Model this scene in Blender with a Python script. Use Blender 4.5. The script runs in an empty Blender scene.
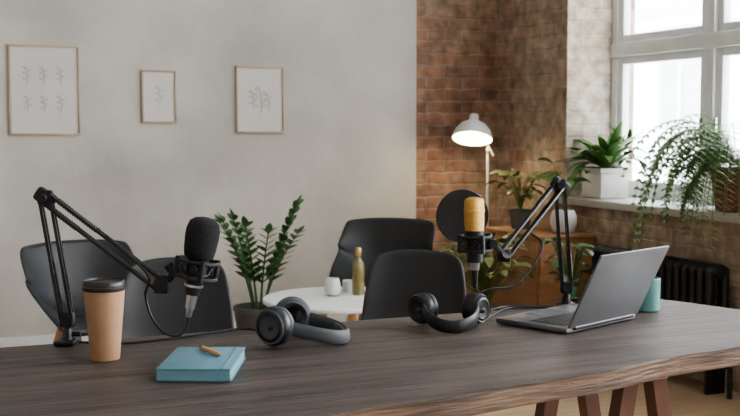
import bpy, bmesh, math, random
from mathutils import Vector, Matrix, Euler
random.seed(7)
R=math.radians
TH=R(-23.55)
CS,SN=math.cos(TH),math.sin(TH)
def G(x,y,z=0.0):
    """survey axes (rotated from the room axes) -> room axes, metres"""
    return Vector((x*CS-y*SN, x*SN+y*CS, z))

# ---------------------------------------------------------------- materials
def mat(name,col,rough=.5,metal=0.0,col2=None,scale=8.0,stretch=(1,1,1),bump=0.0,bscale=60.0,emit=None,estr=0,trans=0,coat=0,detail=4,lo=.35,hi=.65,spec=None):
    m=bpy.data.materials.new(name); m.use_nodes=True
    nt=m.node_tree; p=nt.nodes['Principled BSDF']
    p.inputs['Base Color'].default_value=(*col,1)
    p.inputs['Roughness'].default_value=rough; p.inputs['Metallic'].default_value=metal
    if spec is not None: p.inputs['Specular IOR Level'].default_value=spec
    if trans: p.inputs['Transmission Weight'].default_value=trans
    if coat: p.inputs['Coat Weight'].default_value=coat
    if emit: 
        p.inputs['Emission Color'].default_value=(*emit,1); p.inputs['Emission Strength'].default_value=estr
    tc=nt.nodes.new('ShaderNodeTexCoord'); mp=nt.nodes.new('ShaderNodeMapping'); mp.inputs['Scale'].default_value=stretch
    nt.links.new(tc.outputs['Object'],mp.inputs['Vector'])
    c2=col2 if col2 else tuple(c*.85 for c in col)
    n=nt.nodes.new('ShaderNodeTexNoise'); n.inputs['Scale'].default_value=scale; n.inputs['Detail'].default_value=detail
    nt.links.new(mp.outputs[0],n.inputs['Vector'])
    cr=nt.nodes.new('ShaderNodeValToRGB'); cr.color_ramp.elements[0].position=lo; cr.color_ramp.elements[1].position=hi
    cr.color_ramp.elements[0].color=(*col,1); cr.color_ramp.elements[1].color=(*c2,1)
    nt.links.new(n.outputs['Fac'],cr.inputs[0]); nt.links.new(cr.outputs[0],p.inputs['Base Color'])
    if bump:
        n2=nt.nodes.new('ShaderNodeTexNoise'); n2.inputs['Scale'].default_value=bscale; n2.inputs['Detail'].default_value=3
        nt.links.new(mp.outputs[0],n2.inputs['Vector'])
        b=nt.nodes.new('ShaderNodeBump'); b.inputs['Strength'].default_value=bump; b.inputs['Distance'].default_value=.01
        nt.links.new(n2.outputs['Fac'],b.inputs['Height']); nt.links.new(b.outputs[0],p.inputs['Normal'])
    return m

def brick_mat(name,axis,c1,c2,mortar,blot,blotlo=.5,blothi=.7):
    m=bpy.data.materials.new(name); m.use_nodes=True; nt=m.node_tree; p=nt.nodes['Principled BSDF']
    L=nt.links.new
    tc=nt.nodes.new('ShaderNodeTexCoord'); sp=nt.nodes.new('ShaderNodeSeparateXYZ'); cb=nt.nodes.new('ShaderNodeCombineXYZ')
    L(tc.outputs['Object'],sp.inputs[0]); L(sp.outputs[axis],cb.inputs[0]); L(sp.outputs[2],cb.inputs[1])
    nw=nt.nodes.new('ShaderNodeTexNoise'); nw.inputs['Scale'].default_value=9; L(tc.outputs['Object'],nw.inputs['Vector'])
    vm=nt.nodes.new('ShaderNodeVectorMath'); vm.operation='SCALE'; vm.inputs['Scale'].default_value=.03; L(nw.outputs['Color'],vm.inputs[0])
    va=nt.nodes.new('ShaderNodeVectorMath'); va.operation='ADD'; L(cb.outputs[0],va.inputs[0]); L(vm.outputs[0],va.inputs[1])
    br=nt.nodes.new('ShaderNodeTexBrick'); L(va.outputs[0],br.inputs['Vector'])
    br.inputs['Scale'].default_value=1; br.inputs['Brick Width'].default_value=.25; br.inputs['Row Height'].default_value=.075
    br.inputs['Mortar Size'].default_value=.008; br.inputs['Mortar Smooth'].default_value=.5; br.inputs['Bias'].default_value=0
    br.inputs['Color1'].default_value=(*c1,1); br.inputs['Color2'].default_value=(*c2,1); br.inputs['Mortar'].default_value=(*mortar,1)
    n=nt.nodes.new('ShaderNodeTexNoise'); n.inputs['Scale'].default_value=2.2; n.inputs['Detail'].default_value=8; n.inputs['Roughness'].default_value=.65
    L(tc.outputs['Object'],n.inputs['Vector'])
    cr=nt.nodes.new('ShaderNodeValToRGB'); cr.color_ramp.elements[0].position=blotlo; cr.color_ramp.elements[1].position=blothi
    L(n.outputs['Fac'],cr.inputs[0])
    mx=nt.nodes.new('ShaderNodeMixRGB'); L(cr.outputs[0],mx.inputs[0]); L(br.outputs['Color'],mx.inputs[1]); mx.inputs[2].default_value=(*blot,1)
    n3=nt.nodes.new('ShaderNodeTexNoise'); n3.inputs['Scale'].default_value=14; n3.inputs['Detail'].default_value=6; L(tc.outputs['Object'],n3.inputs['Vector'])
    cr3=nt.nodes.new('ShaderNodeValToRGB'); cr3.color_ramp.elements[0].color=(.45,.45,.45,1); cr3.color_ramp.elements[1].color=(1.3,1.3,1.3,1)
    cr3.color_ramp.elements[0].position=.3; cr3.color_ramp.elements[1].position=.7
    L(n3.outputs['Fac'],cr3.inputs[0])
    mu=nt.nodes.new('ShaderNodeMixRGB'); mu.blend_type='MULTIPLY'; mu.inputs[0].default_value=.8; L(mx.outputs[0],mu.inputs[1]); L(cr3.outputs[0],mu.inputs[2])
    L(mu.outputs[0],p.inputs['Base Color']); p.inputs['Roughness'].default_value=.9
    b=nt.nodes.new('ShaderNodeBump'); b.inputs['Strength'].default_value=.7; b.inputs['Distance'].default_value=.012; b.invert=True
    L(br.outputs['Fac'],b.inputs['Height']); L(b.outputs[0],p.inputs['Normal'])
    return m

M={}
M['plaster']=mat('plaster',(.70,.68,.64),.9,col2=(.40,.39,.365),scale=1.3,bump=.3,bscale=18,detail=10,lo=.26,hi=.76)
M['brick_b']=brick_mat('brick_back',0,(.36,.195,.13),(.25,.14,.10),(.34,.27,.22),(.43,.32,.24),.40,.70)
M['brick_r']=brick_mat('brick_right',1,(.38,.235,.16),(.30,.18,.13),(.39,.32,.26),(.45,.365,.28),.38,.68)
M['brick_rev']=brick_mat('brick_reveal',0,(.46,.37,.28),(.41,.32,.24),(.48,.41,.34),(.51,.45,.38),.35,.6)
M['ceil']=mat('ceiling_paint',(.65,.65,.64),.9)
M['floor']=mat('floor_wood',(.45,.33,.21),.5,col2=(.36,.26,.165),scale=3,stretch=(1,12,1),detail=6)
M['white']=mat('white_paint',(.74,.75,.76),.45,col2=(.68,.69,.70))
M['sill']=mat('sill_paint',(.5,.48,.45),.5,col2=(.42,.40,.38))
M['frame']=mat('frame_wood',(.55,.45,.34),.5)
M['paper']=mat('paper',(.68,.67,.655),.8,col2=(.64,.63,.615),scale=3)
M['ink']=mat('ink',(.28,.27,.26),.8)
M['tabletop']=mat('dark_wood',(.015,.0115,.0105),.50,col2=(.115,.088,.076),scale=2.6,stretch=(.8,12,1),bump=.45,bscale=12,detail=14,lo=.28,hi=.78)
M['tableedge']=mat('wood_edge',(.17,.10,.06),.6,col2=(.06,.036,.025),scale=5,stretch=(1,3,14),detail=8,bump=.4,bscale=12)
M['leg']=mat('leg_wood',(.15,.07,.045),.5,col2=(.10,.045,.03),stretch=(1,1,.1),scale=20)
M['black']=mat('black_metal',(.010,.010,.011),.4)
M['blackp']=mat('black_plastic',(.013,.013,.015),.5)
M['foam']=mat('foam',(.012,.012,.014),.95,col2=(.022,.022,.024),scale=400,bump=.8,bscale=500)
M['chrome']=mat('chrome',(.6,.6,.62),.28,1)
M['gold']=mat('gold',(.78,.50,.17),.35,.85,col2=(.5,.3,.09),scale=400,bump=.5,bscale=500)
M['mesh']=mat('pop_mesh',(.008,.008,.009),.9,col2=(.014,.014,.016),scale=300)
M['kraft']=mat('kraft',(.44,.26,.155),.75,col2=(.39,.23,.135),scale=30)
M['lid']=mat('lid',(.03,.026,.025),.4)
M['teal']=mat('teal_cover',(.11,.24,.30),.6,col2=(.10,.215,.27),scale=50)
M['pages']=mat('pages',(.16,.30,.35),.8,col2=(.12,.26,.31),stretch=(1,1,60),scale=10)
M['orange']=mat('pencil',(.60,.32,.14),.5)
M['greyhp']=mat('grey_hp',(.014,.016,.021),.4)
M['greypad']=mat('grey_pad',(.075,.082,.094),.6)
M['leather']=mat('black_pad',(.011,.011,.013),.5)
M['alu']=mat('aluminium',(.20,.205,.215),.42,.6)
M['key']=mat('keys',(.02,.02,.022),.5)
M['screen']=mat('screen',(.01,.01,.012),.15)
M['tealmug']=mat('teal_mug',(.10,.24,.23),.4)
M['chair']=mat('chair_shell',(.016,.017,.020),.5,col2=(.013,.014,.016))
M['chair2']=mat('chair_grey',(.026,.028,.033),.5,col2=(.022,.024,.028))
M['oak']=mat('oak',(.55,.33,.17),.5,col2=(.45,.26,.13),stretch=(1,1,.1),scale=20)
M['dresser']=mat('dresser_wood',(.46,.26,.125),.5,col2=(.35,.185,.09),stretch=(1,1,8),scale=3)
M['green']=mat('leaf_green',(.06,.15,.04),.45,col2=(.12,.22,.06),scale=12)
M['green2']=mat('leaf_light',(.15,.26,.08),.5,col2=(.09,.19,.05),scale=12)
M['green3']=mat('leaf_dark',(.04,.11,.04),.4,col2=(.07,.16,.06),scale=12)
M['yellowg']=mat('leaf_yellow',(.20,.22,.07),.5,col2=(.10,.13,.04),scale=14)
M['soil']=mat('soil',(.03,.02,.015),.95,bump=.6)
M['potw']=mat('pot_white',(.62,.62,.60),.4)
M['potg']=mat('pot_grey',(.12,.115,.11),.7)
M['terra']=mat('terracotta',(.20,.07,.045),.7)
M['iron']=mat('cast_iron',(.012,.012,.013),.45)
M['lampw']=mat('lamp_white',(.66,.67,.64),.4)
M['bulb']=mat('bulb',(1,.9,.7),.4,emit=(1,.86,.62),estr=30)
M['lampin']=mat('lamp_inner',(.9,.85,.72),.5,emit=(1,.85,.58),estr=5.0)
M['amber']=mat('amber_glass',(.45,.38,.18),.1,trans=.6,spec=.6)
M['brass']=mat('brass',(.6,.42,.18),.35,.8)
M['facade']=mat('facade',(.74,.74,.72),.9,col2=(.68,.68,.67))
M['facwin']=mat('facade_glass',(.46,.49,.52),.4)
g=bpy.data.materials.new('pane_glass'); g.use_nodes=True; nt=g.node_tree; nt.nodes.clear()
o=nt.nodes.new('ShaderNodeOutputMaterial'); mxs=nt.nodes.new('ShaderNodeMixShader'); tr=nt.nodes.new('ShaderNodeBsdfTransparent'); gl=nt.nodes.new('ShaderNodeBsdfGlossy')
gl.inputs['Roughness'].default_value=.05; mxs.inputs[0].default_value=.06
nt.links.new(tr.outputs[0],mxs.inputs[1]); nt.links.new(gl.outputs[0],mxs.inputs[2]); nt.links.new(mxs.outputs[0],o.inputs[0]); M['glass']=g

# ---------------------------------------------------------------- mesh builder
def catmull(pts,sub=6,closed=False):
    P=[Vector(p) for p in pts]; out=[]; n=len(P)
    if n<3: return P
    rng=range(n if closed else n-1)
    for i in rng:
        p0=P[(i-1)%n] if (closed or i>0) else P[0]*2-P[1]
        p1=P[i]; p2=P[(i+1)%n]; p3=P[(i+2)%n] if (closed or i+2<n) else P[-1]*2-P[-2]
        for k in range(sub):
            t=k/sub
            out.append(.5*((2*p1)+(p2-p0)*t+(2*p0-5*p1+4*p2-p3)*t*t+(3*p1-p0-3*p2+p3)*t**3))
    if not closed: out.append(P[-1])
    return out
class B:
    def __init__(s): s.v=[]; s.f=[]; s.m=[]; s.mats=[]
    def mi(s,k):
        if k not in s.mats: s.mats.append(k)
        return s.mats.index(k)
    def add(s,vs,fs,k,T=None):
        o=len(s.v); mi=s.mi(k)
        for v in vs:
            v=Vector(v); s.v.append(T@v if T else v)
        for f in fs: s.f.append([o+i for i in f]); s.m.append(mi)
    def box(s,size,c,k,rot=(0,0,0),bev=0.0,seg=2,T=None):
        bm=bmesh.new(); bmesh.ops.create_cube(bm,size=1)
        for v in bm.verts: v.co=Vector((v.co.x*size[0],v.co.y*size[1],v.co.z*size[2]))
        if bev: bmesh.ops.bevel(bm,geom=bm.edges[:],offset=bev,segments=seg,affect='EDGES',profile=.5)
        X=Matrix.Translation(Vector(c))@Euler(rot).to_matrix().to_4x4()
        if T: X=T@X
        bm.verts.index_update()
        s.add([v.co.copy() for v in bm.verts],[[v.index for v in f.verts] for f in bm.faces],k,X); bm.free()
    def lathe(s,prof,k,T=None,n=28):
        vs=[];fs=[]
        for r,z in prof:
            for i in range(n):
                a=2*math.pi*i/n; vs.append((r*math.cos(a),r*math.sin(a),z))
        for j in range(len(prof)-1):
            for i in range(n):
                a=j*n+i;b=j*n+(i+1)%n; fs.append([a,b,b+n,a+n])
        if prof[0][0]>1e-4: fs.append(list(range(n))[::-1])
        if prof[-1][0]>1e-4: fs.append([(len(prof)-1)*n+i for i in range(n)])
        s.add(vs,fs,k,T)
    def cyl(s,a,b,r,k,r2=None,n=16):
        s.tube([a,b],[r,r if r2 is None else r2],k,n=n)
    def tube(s,pts,r,k,n=8,closed=False,up=None,flat=None):
        P=[Vector(p) for p in pts]; N=len(P); vs=[];fs=[]
        rr=r if isinstance(r,(list,tuple)) else [r]*N
        prev=None
        for i in range(N):
            if closed: t=(P[(i+1)%N]-P[i-1])
            else: t=P[min(i+1,N-1)]-P[max(i-1,0)]
            if t.length<1e-9: t=Vector((0,0,1))
            t.normalize()
            if up is not None: a=Vector(up)-t*t.dot(Vector(up))
            elif prev is None:
                a=Vector((0,0,1)) if abs(t.z)<.9 else Vector((1,0,0)); a=a-t*t.dot(a)
            else: a=prev-t*t.dot(prev)
            a.normalize(); prev=a; b=t.cross(a)
            for j in range(n):
                w=2*math.pi*(j+.5)/n
                if flat: vs.append(P[i]+a*math.cos(w)*flat[0]+b*math.sin(w)*flat[1])
                else: vs.append(P[i]+(a*math.cos(w)+b*math.sin(w))*rr[i])
        M_=N if closed else N-1
        for i in range(M_):
            for j in range(n):
                q=(i+1)%N
                fs.append([i*n+j,i*n+(j+1)%n,q*n+(j+1)%n,q*n+j])
        if not closed: fs.append(list(range(n))[::-1]); fs.append([(N-1)*n+j for j in range(n)])
        s.add(vs,fs,k)
    def ell(s,c,r,k,T=None,nu=20,nv=12,p=1.0):
        prof=[]
        for i in range(nv+1):
            a=-math.pi/2+math.pi*i/nv
            prof.append((abs(math.cos(a))**p if 0<i<nv else 0,math.copysign(abs(math.sin(a))**p,math.sin(a))))
        X=Matrix.Translation(Vector(c))@Matrix.Diagonal((r[0],r[1],r[2],1))
        if T: X=T@X
        s.lathe(prof,k,X,nu)
    def leaf(s,p,d,L,W,droop,k,n=6,fold=.25,roll=0,pw=.8):
        p=Vector(p);d=Vector(d).normalized(); vs=[];fs=[]
        sd=d.cross(Vector((0,0,1)))
        if sd.length<.05: sd=Vector((1,0,0))
        sd.normalize()
        if roll: sd=Matrix.Rotation(roll,3,d)@sd
        for i in range(n+1):
            t=i/n; w=W*max(.04,math.sin(math.pi*(.05+.95*t))**pw*(1.15-.3*t)) if i<n else W*.02
            nn=sd.cross(d).normalized()
            vs+= [p-sd*w+nn*fold*w, p.copy(), p+sd*w+nn*fold*w]
            p=p+d*(L/n); d=(d+Vector((0,0,-droop/n))).normalized()
        for i in range(n):
            a=i*3; fs+=[[a,a+1,a+4,a+3],[a+1,a+2,a+5,a+4]]
        s.add(vs,fs,k)
    def limit_x(s,lim,soft=.25):
        """foliage pressed back by the window behind it"""
        for v in s.v:
            if v.x>lim: v.x=lim-(v.x-lim)*soft
    def make(s,name,loc=(0,0,0),rz=0.0,parent=None,sharp=40,rot=None):
        me=bpy.data.meshes.new(name); me.from_pydata([tuple(v) for v in s.v],[],s.f)
        for k in s.mats: me.materials.append(M[k])
        me.polygons.foreach_set('material_index',s.m); me.polygons.foreach_set('use_smooth',[True]*len(s.f))
        me.update()
        me.set_sharp_from_angle(angle=R(sharp))
        ob=bpy.data.objects.new(name,me); bpy.context.collection.objects.link(ob)
        ob.location=loc; ob.rotation_euler=rot if rot else (0,0,rz)
        if parent: ob.parent=parent
        return ob
def empty(name,loc,rz=0):
    e=bpy.data.objects.new(name,None); bpy.context.collection.objects.link(e); e.location=loc; e.rotation_euler=(0,0,rz); e.empty_display_size=.1
    return e
def axisT(c,d):
    d=Vector(d).normalized(); q=Vector((0,0,1)).rotation_difference(d)
    return Matrix.Translation(Vector(c))@q.to_matrix().to_4x4()
def b3(b,x0,x1,y0,y1,z0,z1,k,bev=0): b.box((x1-x0,y1-y0,z1-z0),((x0+x1)/2,(y0+y1)/2,(z0+z1)/2),k,bev=bev)

# ---------------------------------------------------------------- room shell
VB=6.233; UR=3.619; UL=-2.6; VF=-2.6; H=3.3; UO=4.1
b=B(); b3(b,UL,UR+.5,VF,VB+.3,-.1,0,'floor'); b.make('floor')
b=B(); b3(b,UL,UR+.5,VF,VB+.3,H,H+.1,'ceil'); b.make('ceiling')
b=B(); b3(b,UL-.2,3.033,VB,VB+.3,0,H,'plaster'); b3(b,3.033,UO,VB,VB+.3,0,H,'brick_b'); b.make('wall_back')
b=B(); b3(b,UL-.2,UL,VF,VB,0,H,'plaster'); b.make('wall_left')
b=B(); b3(b,UL-.2,UO,VF-.2,VF,0,H,'plaster'); b.make('wall_front')  # unseen wall behind the camera, put in to stop flat frontal light
wins=[(3.72,5.447),(1.05,2.78),(-1.6,.13)]
ZS=.80; ZT=2.95
edges=[VB]+[e for w in wins for e in (w[1],w[0])]+[VF]
for i in range(0,len(edges),2):
    b=B(); b3(b,UR,UO,edges[i+1],edges[i],0,H,'brick_r'); b.make('wall_right')
for w in wins:
    b=B(); b3(b,UR,UO,w[0],w[1],0,ZS,'brick_r'); b.make('wall_right')
    b=B(); b3(b,UR,UO,w[0],w[1],ZT,H,'brick_r'); b.make('wall_right')
b=B(); b3(b,UR+.001,3.93,5.437,5.4465,ZS+.04,ZT,'brick_rev'); b.make('trim_1')
b=B(); b3(b,UL,3.033,VB-.02,VB-.0005,0,.1,'white',.004); b.make('baseboard_back')
for i,w in enumerate(wins):
    e=empty('window_%d'%(i+1),(0,0,0))
    b=B(); b3(b,UR-.05,3.95,w[0]-.02 if i else w[0]+.002,w[1]-.012,ZS,ZS+.04,'sill',.006); b.make('sill',parent=e)
    b=B(); U0,U1=3.93,4.0; v0,v1=w[0],w[1]-.0; mid=(v0+v1)/2
    z0=ZS+.04
    b3(b,U0,U1,v0+.001,v0+.06,z0,ZT-.001,'white',.005); b3(b,U0,U1,v1-.06,v1-.001,z0,ZT-.001,'white',.005)
    b3(b,U0,U1,v0,v1,z0,z0+.05,'white',.005); b3(b,U0,U1,v0+.01,v1-.01,ZT-.07,ZT-.002,'white',.005)
    b3(b,U0-.01,U1,mid-.04,mid+.04,z0,ZT-.01,'white',.008)
    b3(b,U0-.015,U1,v0+.01,v1-.01,1.655,1.735,'white',.008)
    for (a,c) in ((v0+.06,mid-.04),(mid+.04,v1-.06)):
        for (za,zb) in ((z0+.05,1.655),(1.735,ZT-.07)):
            t=.045
            b3(b,U0+.012,U1-.01,a,a+t,za,zb,'white',.004); b3(b,U0+.012,U1-.01,c-t,c,za,zb,'white',.004)
            b3(b,U0+.012,U1-.01,a+t,c-t,za,za+t,'white',.004); b3(b,U0+.012,U1-.01,a+t,c-t,zb-t,zb,'white',.004)
        b.box((.02,.012,.09),(U0-.0,mid-.06 if a<mid-.5 else mid+.06,1.25),'chrome',bev=.003)
    b.make('frame',parent=e)
    b=B()
    for (a,c) in ((v0+.06,mid-.04),(mid+.04,v1-.06)):
        for (za,zb) in ((z0+.05,1.655),(1.735,ZT-.07)):
            b.add([(3.97,a,za),(3.97,c,za),(3.97,c,zb),(3.97,a,zb)],[[0,1,2,3]],'glass')
    b.make('panes',parent=e)
# building across the street
b=B(); b3(b,17,19,-20,40,-8,16,'facade')
for k in range(14):
    for r in range(6):
        y=-16+k*4.0; z=-6+r*3.6
        b3(b,16.95,17.02,y,y+1.5,z,z+2.1,'facwin'); b3(b,16.9,16.96,y+.7,y+.8,z,z+2.1,'facade'); b3(b,16.8,17,y-.2,y+1.7,z-.2,z,'facade')
for r in range(6): b3(b,16.7,17,-20,40,-7.2+r*3.6,-7.0+r*3.6,'facade')
b.make('building_facade')

# ---------------------------------------------------------------- pictures
def picture(u0,u1,z0,z1,cells,k='frame'):
    b=B(); w=u1-u0; h=z1-z0; t=.012
    b3(b,0,w,-.02,-.001,0,t,k,.002); b3(b,0,w,-.02,-.001,h-t,h,k,.002)
    b3(b,0,t,-.02,-.001,t,h-t,k,.002); b3(b,w-t,w,-.02,-.001,t,h-t,k,.002)
    b3(b,t,w-t,-.010,-.001,t,h-t,'paper')
    for (cx,cz,s) in cells:
        x=cx*w; z=cz*h
        st=[(x,-.0115,z-s),(x+.1*s,-.0115,z-.2*s),(x-.1*s,-.0115,z+s)]
        b.tube(catmull(st,4),.0012,'ink',n=4)
        for q in range(5):
            zz=z-.5*s+q*.33*s; sg=1 if q%2 else -1
            b.tube(catmull([(x,-.0115,zz),(x+sg*.3*s,-.0115,zz+.25*s),(x+sg*.45*s,-.0115,zz+.15*s),(x+sg*.2*s,-.0115,zz)],3),.001,'ink',n=4)
    b.make('framed_picture',loc=(u0,VB,z0))
picture(.594,.969,1.20,1.69,[(x,z,.045) for x in(.25,.48,.72) for z in(.34,.66)])
picture(1.308,1.508,1.268,1.568,[(.5,.5,.055)])
picture(1.859,2.156,1.21,1.603,[(.5,.48,.075),(.34,.5,.05),(.66,.46,.05)])

# ---------------------------------------------------------------- main table
e=empty('wooden_table',(0,0,0))
out=[]
for i in range(40):                       # front (live) edge left -> right
    t=i/39; u=-.45+t*(2.06+.45); v=1.51+t*(1.958-1.51)
    v+=.008*math.sin(t*17)+.005*math.sin(t*41+1)
    out.append((u,v))
out+=[(2.12,1.98),(2.145,2.02),(2.148,2.06)]
out+=[(2.10,2.3),(2.04,2.49),(2.02,2.535),(1.99,2.558),(1.95,2.562)]
for i in range(12): out.append((1.8-i*(2.2/12),2.562+.003*math.sin(i*2.3)))
out+=[(-.45,2.56)]
bm=bmesh.new(); vs=[bm.verts.new((u,v,.75)) for u,v in out]; f=bm.faces.new(vs)
if f.normal.z<0: f.normal_flip()
ext=bmesh.ops.extrude_face_region(bm,geom=[f])
nv=[x for x in ext['geom'] if isinstance(x,bmesh.types.BMVert)]
for v in nv: v.co.z-=.042
bm.normal_update(); bmesh.ops.recalc_face_normals(bm,faces=bm.faces[:]); bm.normal_update()
es=[ed for ed in bm.edges if abs(ed.verts[0].co.z-ed.verts[1].co.z)<1e-5]
bmesh.ops.bevel(bm,geom=es,offset=.004,segments=2,affect='EDGES')
bm.normal_update()
me=bpy.data.meshes.new('top'); 
for fc in bm.faces: fc.material_index=0 if fc.normal.z>.5 else 1
bm.to_mesh(me); bm.free(); me.materials.append(M['tabletop']); me.materials.append(M['tableedge'])
ob=bpy.data.objects.new('top',me); bpy.context.collection.objects.link(ob); ob.parent=e
for j,uu in enumerate((0.0,1.6)):
    b=B(); v0,v1=(1.72,2.4) if j==0 else (2.08,2.38)
    b3(b,uu-.05,uu+.05,v0-.04,v1+.04,.655,.707,'leg',.004)
    for vv in (v0,v1):
        for s in (-1,1):
            b.tube([(uu+s*.035,vv,.68),(uu+s*.16,vv,0.0)],.028,'leg',n=4)
        b3(b,uu-.12,uu+.12,vv-.012,vv+.012,.20,.25,'leg',.003)
    b.make('trestle',parent=e)

# ---------------------------------------------------------------- coffee cup
b=B()
b.lathe([(.030,0),(.0305,.001),(.0435,.152),(.0435,.153)],'kraft')
b.lathe([(.0455,.148),(.0465,.150),(.0465,.156),(.0445,.158),(.0445,.163),(.0425,.168),(.041,.169),(.040,.165),(.012,.164),(0,.164)],'lid')
b.make('coffee_cup',loc=G(-.563,2.31,.7505))

# ---------------------------------------------------------------- notebook + pencil
b=B()
b.box((.145,.215,.003),(0,0,.0016),'teal',bev=.001); b.box((.145,.215,.003),(0,0,.0235),'teal',bev=.001)
b.box((.142,.212,.019),(-.001,0,.0125),'pages'); b.box((.004,.215,.025),(-.0715,0,.0125),'teal',bev=.0015)
b.tube([(.055,-.1075,.0252),(.055,.1075,.0252)],.0,'teal',n=4,flat=(.0012,.003),up=(0,0,1))
b.make('notebook',loc=G(-.339,2.205,.7505),rz=TH+R(-1))
b=B(); b.tube([(-.045,0,0),(.038,0,0)],.0042,'orange',n=6); b.tube([(.038,0,0),(.050,0,0)],[.0042,.0008],'oak',n=6); b.tube([(-.053,0,0),(-.045,0,0)],.0043,'terra',n=8)
b.make('pencil',loc=G(-.328,2.245,.7802),rz=TH+R(-58))

# ---------------------------------------------------------------- headphones
def headphones(loc,rz,w,h,shell,pad,band,yaw=0,cr=.038,tilt=0):
    b=B()
    pts=[]
    for i in range(25):
        a=math.pi*i/24; s=math.sin(a)
        pts.append((w*1.0*math.cos(a),h*s**.8 if s>0 else 0,.046-.028*s))
    b.tube(pts,0,band,n=12,up=(0,0,1),flat=(.016,.006))
    inner=[(x*.93,y*.93,z) for x,y,z in pts[6:19]]
    b.tube(inner,0,pad,n=12,up=(0,0,1),flat=(.014,.008))
    for s in (-1,1):
        d=Matrix.Rotation(s*yaw,3,'Z')@Vector((s,0,0))
        c=Vector((s*w,-.012,cr+.003))
        T=axisT(c,d)
        b.lathe([(0,.020),(cr*.55,.020),(cr*.62,.022),(cr*.8,.020),(cr*.97,.012),(cr,.004),(cr*.97,-.004),(cr*.9,-.006)],shell,T,32)
        b.lathe([(cr*.80,.0205),(cr*.84,.0215),(cr*.9,.0175)],pad,T,32)
        b.lathe([(cr*.45,-.004),(cr*.55,-.018),(cr*.75,-.024),(cr*.93,-.019),(cr*.99,-.010),(cr*.93,-.004)],pad,T,32)
        b.lathe([(0,-.008),(cr*.6,-.008)],'leather',T,32)
        b.tube([Vector((s*w,.03,.044)),c+d*.016+Vector((0,.03,0)),c+d*.021],[.007,.006,.006],shell,n=8)
    return b.make('headphones',loc=loc,rz=rz)
headphones(G(-.187,2.50,.7505),TH+R(-102),.072,.138,'greyhp','greypad','greypad',yaw=-.35,cr=.045)
headphones(G(.198,2.70,.7505),TH+R(180),.066,.115,'blackp','leather','blackp',yaw=.7,cr=.039)

# ---------------------------------------------------------------- laptop
b=B(); w,dp=.305,.215     # local x along hinge, +y away from hinge toward user
b.box((w,dp,.013),(0,dp/2,.0085),'alu',bev=.004)
b.box((w*.86,.105,.001),(0,.075,.0153),'key')
for r in range(5):
    for c in range(13): b.box((.0165,.0165,.0015),(-.1158+c*.0193,.035+r*.020,.0162),'blackp',bev=.0005,seg=1)
b.box((.105,.065,.0006),(0,.170,.0153),'greypad')
th=R(26)
T=Matrix.Translation((0,0,.016))@Matrix.Rotation(th,4,'X')
dl=.203
b.box((w,.006,dl),(0,-.003,dl/2),'alu',bev=.0028,T=T)
b.box((w-.012,.0006,dl-.014),(0,.0005,dl/2+.001),'screen',T=T)
b.tube([(-w*.42,-.003,.014),(w*.42,-.003,.014)],.006,'blackp',n=10)
for sx in(-1,1):
    for yy in(.02,dp-.02): b.lathe([(.006,0),(.006,.0025)],'blackp',Matrix.Translation((sx*(w/2-.03),yy,0)),10)
b.make('laptop',loc=G(.575,2.690,.7502),rz=TH+R(45))

# teal mug
b=B(); b.lathe([(.034,0),(.038,.004),(.039,.088),(.037,.09),(.035,.086),(.034,.01),(0,.008)],'tealmug')
b.tube(catmull([(.037,0,.07),(.058,0,.068),(.063,0,.045),(.055,0,.024),(.036,0,.020)],5),.005,'tealmug')
b.make('coffee_mug',loc=G(.740,2.93,.7505),rz=TH+R(60))

# ---------------------------------------------------------------- boom arms
def helix(p,q,r,turns,wire,b,k):
    p=Vector(p);q=Vector(q);d=(q-p); L=d.length; d.normalize()
    a=d.cross(Vector((0,1,0))).normalized(); c=d.cross(a); pts=[]
    N=turns*8
    for i in range(N+1):
        t=i/N; w=2*math.pi*turns*t; pts.append(p+d*L*t+a*r*math.cos(w)+c*r*math.sin(w))
    b.tube(pts,wire,k,n=4)
def arm(b,P,Q,off=.012):
    P=Vector(P);Q=Vector(Q); d=(Q-P).normalized(); s=d.cross(Vector((0,1,0))).normalized(); w=d.cross(s)
    for sg in (-1,1):
        for k in (-1,1):
            b.tube([P+s*sg*off+w*k*.008,Q+s*sg*off+w*k*.008],.0045,'black',n=4)
    helix(P+d*.03+s*off*1.0,P+d*.14+s*off*1.0,.0065,16,.0016,b,'black')
    helix(P+d*.03-s*off,P+d*.10-s*off,.0065,11,.0016,b,'black')
    for E in (P,Q):
        b.cyl(E-w*.014,E+w*.014,.013,'blackp'); 
        b.box((.034,.022,.034),E,'blackp',bev=.006)
    return
def clamp(b,J0):
    b.box((.045,.05,.010),(0,-.012,.006),'black',bev=.003)
    b.box((.045,.010,.09),(0,.0145+.018,-.035),'black',bev=.003)
    b.box((.045,.05,.010),(0,.010,.0062),'black',bev=.003)
    b.box((.045,.05,.010),(0,.010,-.078),'black',bev=.003)
    b.cyl((0,0,-.115),(0,0,-.05),.005,'chrome'); b.lathe([(.013,0),(.015,.003),(.015,.006),(0,.006)],'black',Matrix.Translation((0,0,-.052)))
    b.cyl((0,0,.008),(0,0,.035),.014,'black',.010); b.cyl((0,0,.03),J0,.008,'black')
    b.cyl((.012,0,.022),(.03,0,.022),.006,'blackp')
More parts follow.
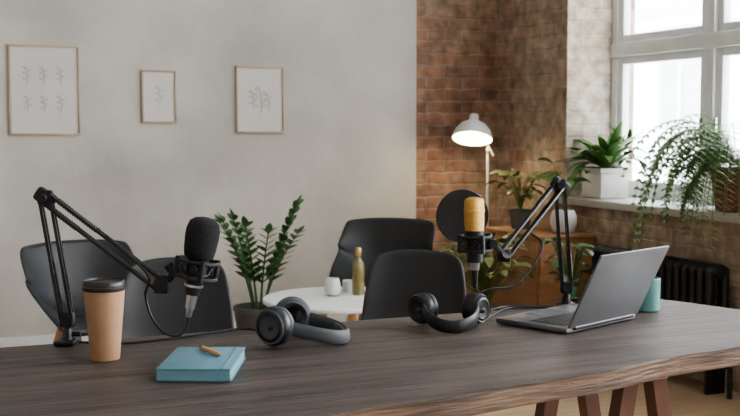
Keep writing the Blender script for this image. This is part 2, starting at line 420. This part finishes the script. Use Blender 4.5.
def boom(name,base,J1,J2,mic):
    e=empty(name,G(base[0],base[1],.7505),TH)
    o=Vector((base[0],base[1],.75))
    J0=Vector((base[0],base[1],.805))-o; J1=Vector(J1)-o; J2=Vector(J2)-o
    b=B(); clamp(b,J0); b.make('clamp',parent=e)
    b=B(); arm(b,J0,J1); b.make('lower_arm',parent=e)
    b=B(); arm(b,J1,J2); b.box((.05,.022,.034),J1,'blackp',rot=(0,.6,0),bev=.008); b.cyl(J1+Vector((0,-.03,0)),J1+Vector((0,.03,0)),.009,'blackp'); b.make('upper_arm',parent=e)
    b=B(); mic(b,o,J2); b.make('microphone',parent=e)
    return e,o
def mount(b,c,ax,R1=.045,hh=.03):
    ax=Vector(ax).normalized(); T=axisT(c,ax)
    for z in(-hh/2,hh/2):
        pts=[T@Vector((R1*math.cos(2*math.pi*i/24),R1*math.sin(2*math.pi*i/24),z)) for i in range(24)]
        b.tube(pts,.0038,'blackp',n=8,closed=True)
        pts=[T@Vector((.026*math.cos(2*math.pi*i/20),.026*math.sin(2*math.pi*i/20),z*.7)) for i in range(20)]
        b.tube(pts,.003,'blackp',n=6,closed=True)
    for i in range(4):
        a=math.pi/2*i+.4
        b.tube([T@Vector((R1*math.cos(a),R1*math.sin(a),-hh/2-.006)),T@Vector((R1*math.cos(a),R1*math.sin(a),hh/2+.006))],.006,'blackp',n=8)
        for s in(-1,1):
            b.tube([T@Vector((R1*math.cos(a),R1*math.sin(a),hh/2)),T@Vector((.026*math.cos(a+s*.5),.026*math.sin(a+s*.5),-hh/3)) ],.0018,'blackp',n=5)
            b.tube([T@Vector((R1*math.cos(a),R1*math.sin(a),-hh/2)),T@Vector((.026*math.cos(a+s*.5),.026*math.sin(a+s*.5),hh/3)) ],.0018,'blackp',n=5)
# left
def micL(b,o,J2):
    top=Vector((-.3765,2.45,.992))-o; bot=Vector((-.405,2.45,.835))-o; ax=(top-bot).normalized()
    T=axisT(top,ax)
    b.lathe([(0,-.046),(.026,-.046),(.033,-.040),(.036,-.025),(.0385,.005),(.038,.022),(.033,.038),(.022,.046),(.010,.049),(0,.0495)],'foam',T,28)
    c=top-ax*.068; mount(b,c,ax,.046,.036)
    b.cyl(top-ax*.046,top-ax*.095,.024,'blackp',.023)
    b.cyl(top-ax*.095,top-ax*.128,.0205,'blackp',.016); b.cyl(top-ax*.104,top-ax*.109,.0215,'chrome')
    b.cyl(top-ax*.128,bot,.0125,'chrome',.011); b.cyl(bot,bot-ax*.02,.009,'chrome',.006)
    side=c+Vector((-.05,0,-.004))
    b.tube(catmull([J2,J2+Vector((.006,0,.018)),side+Vector((-.012,0,-.02)),side],5),.008,'black')
    b.cyl(side+Vector((-.014,0,.014)),side+Vector((.004,0,-.012)),.011,'blackp'); b.cyl(side+Vector((0,-.02,0)),side+Vector((0,.02,0)),.010,'blackp')
    e0=bot-ax*.02
    b.tube(catmull([e0,e0+Vector((-.004,0,-.02)),e0+Vector((-.022,-.002,-.042)),e0+Vector((-.055,0,-.035)),e0+Vector((-.085,.01,.0)),e0+Vector((-.098,.01,.05)),J2+Vector((-.03,-.012,.03)),J2+Vector((-.12,-.012,.115))],8),.0028,'blackp',n=7)
eL,oL=boom('microphone_boom_arm',(-.688,2.475),(-.732,2.475,1.083),(-.468,2.45,.886),micL)
# right
def micR(b,o,J2):
    hd=Vector((.262,2.76,1.032))-o; ax=Vector((-.02,0,1)).normalized(); T=axisT(hd,ax)
    b.lathe([(0,-.033),(.0245,-.033),(.0255,-.030),(.0255,.020),(.023,.029),(.012,.034),(0,.035)],'gold',T,28)
    b.lathe([(.0262,-.004),(.0268,-.002),(.0268,.002),(.0262,.004)],'gold',T,28)
    b.cyl(hd-ax*.033,hd-ax*.05,.0255,'gold',.024); b.cyl(hd-ax*.05,hd-ax*.13,.0235,'blackp',.021)
    c=hd-ax*.082; mount(b,c,ax,.042,.034)
    b.cyl(hd-ax*.13,hd-ax*.15,.013,'chrome',.011); e0=hd-ax*.15
    b.cyl(e0,e0-ax*.045,.0085,'blackp',.006)
    side=c+Vector((.046,.0,0))
    b.tube(catmull([J2,J2+Vector((-.012,-.01,.012)),side],4),.008,'black'); b.cyl(side+Vector((0,-.022,0)),side+Vector((0,.022,0)),.010,'blackp')
    e1=e0-ax*.045
    b.tube(catmull([e1,e1+Vector((.012,0,-.012)),e1+Vector((.045,.01,-.004)),e1+Vector((.10,.03,.0)),e1+Vector((.15,.06,.04)),e1+Vector((.185,.10,.10)),J2+Vector((.07,.08,.055))],8),.0028,'blackp',n=7)
    pc=Vector((.240,2.845,1.012))-o; d=Vector((-.15,1,.05)).normalized(); Tp=axisT(pc,d)
    b.lathe([(.062,-.004),(.068,-.005),(.070,0),(.068,.005),(.062,.004)],'blackp',Tp,40)
    b.lathe([(0,-.003),(.064,-.002)],'mesh',Tp,40); b.lathe([(0,.003),(.064,.002)],'mesh',Tp,40)
    pb=pc+Vector((.015,0,-.067))
    b.tube(catmull([pb,pb+Vector((.01,-.005,-.035)),c+Vector((.03,.06,-.03)),c+Vector((.035,.025,-.005))],6),.005,'black')
eR,oR=boom('microphone_boom_arm.001',(.538,2.985),(.515,2.985,1.085),(.345,2.82,.912),micR)

# cables on the table
def cable(name,pts,r=.0028):
    b=B(); b.tube(catmull(pts,8),r,'blackp',n=7); b.make(name)
cable('audio_cable',[G(-.66,2.47,.7545),G(-.56,2.46,.754),G(-.46,2.52,.754),G(-.38,2.59,.754),G(-.31,2.64,.754),G(-.26,2.62,.754)])
cable('audio_cable.001',[G(.290,2.76,.754),G(.33,2.86,.754),G(.38,2.95,.754),G(.46,2.96,.754),G(.52,2.95,.754)])
cable('audio_cable.002',[G(.295,2.82,.754),G(.32,2.91,.754),G(.38,2.98,.754),G(.45,2.98,.754),G(.51,2.97,.754)])

# ---------------------------------------------------------------- chairs
ARM=[(.235,.425,.20,0,.0),(.215,.45,.24,0,.015),(.06,.44,.26,0,.10),(-.10,.43,.265,.02,.17),(-.185,.49,.27,.10,.14),(-.225,.60,.27,.17,.03),(-.245,.69,.265,.10,.0),(-.258,.745,.258,.07,-.005),(-.264,.77,.24,.06,-.012),(-.262,.772,.22,.05,-.012)]
SIDE=[(.22,.425,.16,0,.0),(.20,.45,.20,0,.01),(.05,.44,.215,0,.04),(-.11,.43,.21,.01,.06),(-.175,.48,.205,.03,.05),(-.20,.58,.20,.05,.01),(-.225,.68,.19,.05,0),(-.242,.755,.175,.04,-.01),(-.25,.785,.15,.03,-.02)]
def chair(x,y,face,prof,mk,sc=1.0,legk='oak'):
    e=empty('shell_chair',G(x,y,0),TH+R(face)); e.scale=(sc,sc,sc)
    vs=[];fs=[];n=14
    pf=prof
    for (yy,z,hw,cf,cu) in pf:
        for i in range(n+1):
            t=-1+2*i/n; a=abs(t)**2.6
            vs.append((hw*t,yy+cf*a,z+cu*a))
    for j in range(len(pf)-1):
        for i in range(n):
            q=j*(n+1)+i; fs.append([q,q+1,q+n+2,q+n+1])
    me=bpy.data.meshes.new('shell'); me.from_pydata(vs,[],fs); me.materials.append(M[mk])
    me.polygons.foreach_set('use_smooth',[True]*len(fs)); me.update()
    ob=bpy.data.objects.new('shell',me); bpy.context.collection.objects.link(ob); ob.parent=e
    s=ob.modifiers.new('t','SOLIDIFY'); s.thickness=.016; s.offset=-1 
    s=ob.modifiers.new('s','SUBSURF'); s.levels=2; s.render_levels=2
    b=B()
    for sx in(-1,1):
        for sy in(-1,1):
            b.tube([(sx*.10,sy*.09+.0,.415),(sx*.21,sy*.20,0)],[.017,.010],legk,n=12)
        b.tube([(sx*.11,-.10,.40),(sx*.11,.10,.40)],.008,'black',n=8)
    for sy in(-1,1): b.tube([(-.11,sy*.095,.40),(.11,sy*.095,.40)],.008,'black',n=8)
    b.box((.22,.20,.02),(0,0,.418),'blackp',bev=.004)
    b.make('legs',parent=e)
    return e
chair(-.65,3.62,-172,SIDE,'chair2')
chair(.125,3.86,165,SIDE,'chair')
chair(.06,5.70,165,ARM,'chair',.98)
chair(-1.18,4.62,-145,ARM,'chair2',.97)

# ---------------------------------------------------------------- coffee table
b=B(); b.lathe([(0,.478),(.32,.478),(.33,.484),(.33,.495),(.325,.5),(0,.5)],'white',n=48)
for i in range(4):
    a=i*math.pi/2+.5
    b.tube([(.12*math.cos(a),.12*math.sin(a),.478),(.24*math.cos(a),.24*math.sin(a),0)],[.017,.011],'oak',n=12)
b.tube([(.19*math.cos(.5),.19*math.sin(.5),.2),(-.19*math.cos(.5),-.19*math.sin(.5),.2)],.008,'oak')
b.make('round_coffee_table',loc=G(-.14,4.78,0),rz=TH)
b=B(); b.lathe([(0,0),(.026,0),(.028,.004),(.028,.12),(.022,.145),(.011,.160),(.011,.178),(.0,.178)],'amber'); b.lathe([(.013,.172),(.014,.174),(.014,.206),(.012,.209),(0,.209)],'brass')
b.make('glass_bottle',loc=G(-.052,4.86,.5005))
b=B(); b.lathe([(.022,0),(.034,.01),(.038,.035),(.032,.065),(.026,.08),(.023,.08),(.028,.062),(.033,.035),(.02,.01),(0,.01)],'potw'); b.make('ceramic_vase',loc=G(-.165,4.82,.5005))
b=B(); b.lathe([(.028,0),(.03,.003),(.03,.05),(.027,.05),(.026,.006),(0,.006)],'potw'); b.make('ceramic_cup',loc=G(-.095,4.96,.5005))

# ---------------------------------------------------------------- plants
def pot(b,r0,r1,h,k):
    b.lathe([(r0,0),(r0+.002,.003),(r1,h-.02),(r1+.006,h-.018),(r1+.006,h),(r1-.006,h),(r1-.012,h-.03),(0,h-.03)],k)
    b.lathe([(r1-.013,h-.028),(0,h-.022)],'soil')
def zz(b,z0,n,Hh,k,spread=.5,ll=.075,lw=.019):
    for i in range(n):
        a=2*math.pi*i/n+random.uniform(-.3,.3); lean=random.uniform(.35,1)*spread; L=Hh*random.uniform(.65,1.05)
        p=Vector((.03*math.cos(a),.03*math.sin(a),z0)); d=Vector((math.cos(a)*lean*.6,math.sin(a)*lean*.6,1)).normalized()
        pts=[p.copy()]; S=12
        for q in range(S):
            p=p+d*L/S; d=(d+Vector((math.cos(a)*lean*.07,math.sin(a)*lean*.07,-.02*lean))).normalized(); pts.append(p.copy())
            if q>=3:
                tt=Vector((-math.sin(a),math.cos(a),0))
                for s in(-1,1):
                    b.leaf(p,(d*.7+tt*s*.9+Vector((0,0,.1))),ll*(1.1-.4*q/S),lw*(1.1-.3*q/S),.25,k,n=5,roll=random.uniform(-.4,.4))
        b.leaf(p,d,ll*.8,lw,.1,k,n=5)
        b.tube(pts,[.007*(1-.6*j/S) for j in range(S+1)],k,n=6)
def fern(b,z0,n,L,k,droop=1.6,ll=.05,lw=.007,up=.9,rad=None,amin=0,amax=2*math.pi):
    for i in range(n):
        a=amin+(amax-amin)*i/n+random.uniform(-.25,.25); u=up*random.uniform(.3,1.3); l=L*random.uniform(.6,1.1)
        d=Vector((math.cos(a),math.sin(a),u)).normalized(); p=Vector((.02*math.cos(a),.02*math.sin(a),z0)); pts=[p.copy()]; S=20
        tt=Vector((-math.sin(a),math.cos(a),0)); dr=droop*random.uniform(.7,1.2)
        for q in range(S):
            p=p+d*l/S; d=(d+Vector((0,0,-dr/S*1.6))).normalized(); pts.append(p.copy())
            if q>=2:
                sc=math.sin(math.pi*(q+2)/(S+3))**.6
                for s in(-1,1):
                    b.leaf(p,(d*.35+tt*s+Vector((0,0,-.15))),ll*sc,lw,.3,k,n=2,fold=.1)
        b.tube(pts,.0018,k,n=4)
def blades(b,z0,n,L,W,k,droop=1.0,up=1.0,r=.03,pw=.6):
    for i in range(n):
        a=2*math.pi*i/n*1.618*2+random.uniform(-.2,.2); u=up*random.uniform(.4,1.8)
        b.leaf((r*random.random()*math.cos(a),r*random.random()*math.sin(a),z0),(math.cos(a),math.sin(a),u),L*random.uniform(.7,1.1),W,droop*random.uniform(.6,1.3),k,n=9,pw=pw)
def broad(b,z0,n,Hh,L,W,k,spread=.5):
    for i in range(n):
        a=2.4*i+random.uniform(-.2,.2); hh=Hh*random.uniform(.45,1); rr=spread*random.uniform(.3,1)*Hh
        e_=Vector((rr*math.cos(a),rr*math.sin(a),z0+hh))
        b.tube(catmull([(0,0,z0),(rr*.3*math.cos(a),rr*.3*math.sin(a),z0+hh*.6),e_],5),.0025,k,n=5)
        b.leaf(e_,(math.cos(a),math.sin(a),random.uniform(-.1,.7)),L*random.uniform(.7,1.1),W,.9,k,n=7,roll=random.uniform(-.4,.4))

b=B(); pot(b,.10,.135,.28,'potg'); zz(b,.26,9,.62,'green3',spread=.68,ll=.088,lw=.020); b.make('potted_zz_plant',loc=G(-.60,5.90,0))
b=B(); blades(b,.17,64,.33,.026,'green',droop=1.5,up=1.25); b.limit_x(.13)
b.box((.19,.19,.15),(0,0,.075),'potw',bev=.008); b.box((.215,.215,.03),(0,0,.157),'potw',bev=.006); b.box((.19,.19,.005),(0,0,.173),'soil')
b.make('potted_aloe',loc=(3.755,5.24,.841))
b=B(); fern(b,.22,40,.80,'green2',droop=3.0,ll=.060,lw=.009,up=2.8,amin=R(70),amax=R(230)); fern(b,.21,30,.42,'green2',droop=2.0,ll=.055,lw=.009,up=1.6,amin=R(60),amax=R(300)); b.limit_x(.18)
pot(b,.085,.115,.21,'terra'); b.make('potted_fern',loc=(3.70,4.12,.841))
b=B(); D0,D1=3.25,3.605; 
b3(b,D0,D1,5.12,5.72,.12,.63,'dresser',.004); b3(b,D0-.012,D1,5.105,5.735,.63,.65,'dresser',.004)
b3(b,D0-.012,D0,5.14,5.70,.15,.61,'dresser',.003); b.lathe([(.006,0),(.010,.012),(.012,.018),(0,.02)],'brass',axisT((D0-.012,5.20,.42),(-1,0,0)))
for (x,y) in((D0+.03,5.15),(D1-.03,5.15),(D0+.03,5.69),(D1-.03,5.69)): b.tube([(x,y,.12),(x,y,0)],[.02,.012],'dresser',n=10)
b.make('wooden_dresser')
b=B(); broad(b,.09,14,.30,.12,.038,'green',.3); b.limit_x(.13); b.lathe([(.04,0),(.06,.01),(.075,.05),(.075,.09),(.062,.125),(.058,.13),(.052,.125),(.06,.09),(0,.09)],'potw')
b.make('potted_rubber_plant',loc=(3.45,5.20,.651))
b=B(); broad(b,.09,30,.25,.10,.028,'yellowg',.6); b.limit_x(.18); pot(b,.05,.07,.11,'potg'); b.make('potted_pothos',loc=(3.39,5.56,.651))
b=B(); pot(b,.10,.13,.24,'potg'); broad(b,.2,100,.48,.10,.024,'yellowg',.4); b.make('potted_croton',loc=(2.95,5.20,0))
b=B(); broad(b,.18,34,.48,.10,.026,'green3',.22); pot(b,.08,.10,.2,'potg'); b.make('potted_ficus',loc=(3.22,4.78,0))
b=B(); pot(b,.11,.14,.3,'potg'); b.tube([(0,0,.27),(0.01,0,.8)],.012,'leg',n=8); fern(b,.75,22,.45,'green3',droop=1.3,ll=.10,lw=.010,up=1.6); b.make('potted_palm',loc=G(-2.09,5.0,0))

# ---------------------------------------------------------------- radiator
b=B(); n=17; v0=4.0; dv=.056
for i in range(n):
    v=v0+i*dv
    for du in(-.045,.045):
        b.tube([(3.50+du,v,.14),(3.50+du,v,.57)],0,'iron',n=12,up=(1,0,0),flat=(.020,.019))
    b.ell((3.50,v,.575),(.07,.025,.035),'iron',nu=14,nv=8); b.ell((3.50,v,.13),(.07,.025,.035),'iron',nu=14,nv=8)
b.tube([(3.50,v0-.03,.56),(3.50,v0+n*dv,.56)],.02,'iron'); b.tube([(3.50,v0-.03,.14),(3.50,v0+n*dv,.14)],.02,'iron')
for v in(v0,v0+(n-1)*dv): b.box((.11,.02,.13),(3.50,v,.065),'iron',bev=.005)
b.tube([(3.50,v0-.03,.14),(3.50,v0-.10,.14),(3.50,v0-.10,0)],.013,'iron')
b.make('radiator')

# ---------------------------------------------------------------- floor lamp
lp=(3.376,5.93); e=empty('floor_lamp',(lp[0],lp[1],0),TH)
b=B(); b.lathe([(.13,0),(.13,.018),(.125,.023),(.02,.026),(.016,.04),(0,.04)],'lampw',n=36)
b.cyl((0,0,.03),(0,0,1.10),.008,'lampw'); b.make('stand',parent=e)
b=B(); b.cyl((-.0,0,1.085),(0,0,1.125),.012,'brass'); b.cyl((0,-.02,1.11),(0,.02,1.11),.011,'lampw')
b.tube([(.035,-.012,1.07),(-.085,-.02,1.30)],.007,'lampw',n=8); b.cyl((-.085,-.04,1.30),(-.085,0,1.30),.012,'brass'); b.make('joint',parent=e)
b=B(); hc=Vector((-.098,-.06,1.225)); d=Vector((.10,.36,.92)).normalized(); T=axisT(hc,d)
b.lathe([(.122,-.055),(.120,-.035),(.108,.0),(.080,.035),(.045,.055),(.03,.065),(.026,.10),(.022,.105),(0,.106)],'lampw',T,36)
vs_prof=[(.119,-.054),(.116,-.035),(.104,-.002),(.076,.031),(.04,.05),(0,.052)]
nn=36; vs=[];fs=[]
for r,z in vs_prof:
    for i in range(nn): a=2*math.pi*i/nn; vs.append((r*math.cos(a),r*math.sin(a),z))
for j in range(len(vs_prof)-1):
    for i in range(nn): a=j*nn+i; c=j*nn+(i+1)%nn; fs.append([a,a+nn,c+nn,c])
b.add(vs,fs,'lampin',T)
ci=[i for i,f in enumerate(b.f) if len(f)==36][0]
del b.f[ci]; del b.m[ci]
b.make('shade',parent=e)
b=B(); b.ell((0,0,-.005),(.034,.034,.042),'bulb',T); b.make('bulb',parent=e)
ld=bpy.data.lights.new('lamp_light','POINT'); ld.energy=2.5; ld.color=(1,.80,.55); ld.shadow_soft_size=.04
lo=bpy.data.objects.new('lamp_light',ld); bpy.context.collection.objects.link(lo); lo.parent=e; lo.location=hc-d*.07

# ---------------------------------------------------------------- light
w=bpy.data.worlds.new('World'); bpy.context.scene.world=w; w.use_nodes=True
bg=w.node_tree.nodes['Background']; bg.inputs[0].default_value=(.92,.97,1,1); bg.inputs[1].default_value=12.0
for i,wn in enumerate(wins):
    if i==0: continue
    l=bpy.data.lights.new('window_fill','AREA'); l.shape='RECTANGLE'; l.size=1.7; l.size_y=2.1; l.energy=300; l.color=(.96,.98,1)  # added area lamps outside the unseen windows, boosting light from the right
    lo=bpy.data.objects.new('window_fill',l); bpy.context.collection.objects.link(lo)
    lo.location=(4.15,(wn[0]+wn[1])/2,1.9); lo.rotation_euler=(0,R(90),0)
bpy.context.scene.view_settings.look='AgX - Medium High Contrast'

cam=bpy.data.cameras.new('Camera'); co=bpy.data.objects.new('Camera',cam); bpy.context.collection.objects.link(co)
co.location=(0,0,1.24); co.rotation_euler=(R(90-4.16),0,TH); cam.lens=53.5; cam.sensor_width=36
cam.dof.use_dof=True; cam.dof.focus_distance=2.6; cam.dof.aperture_fstop=8
bpy.context.scene.camera=co
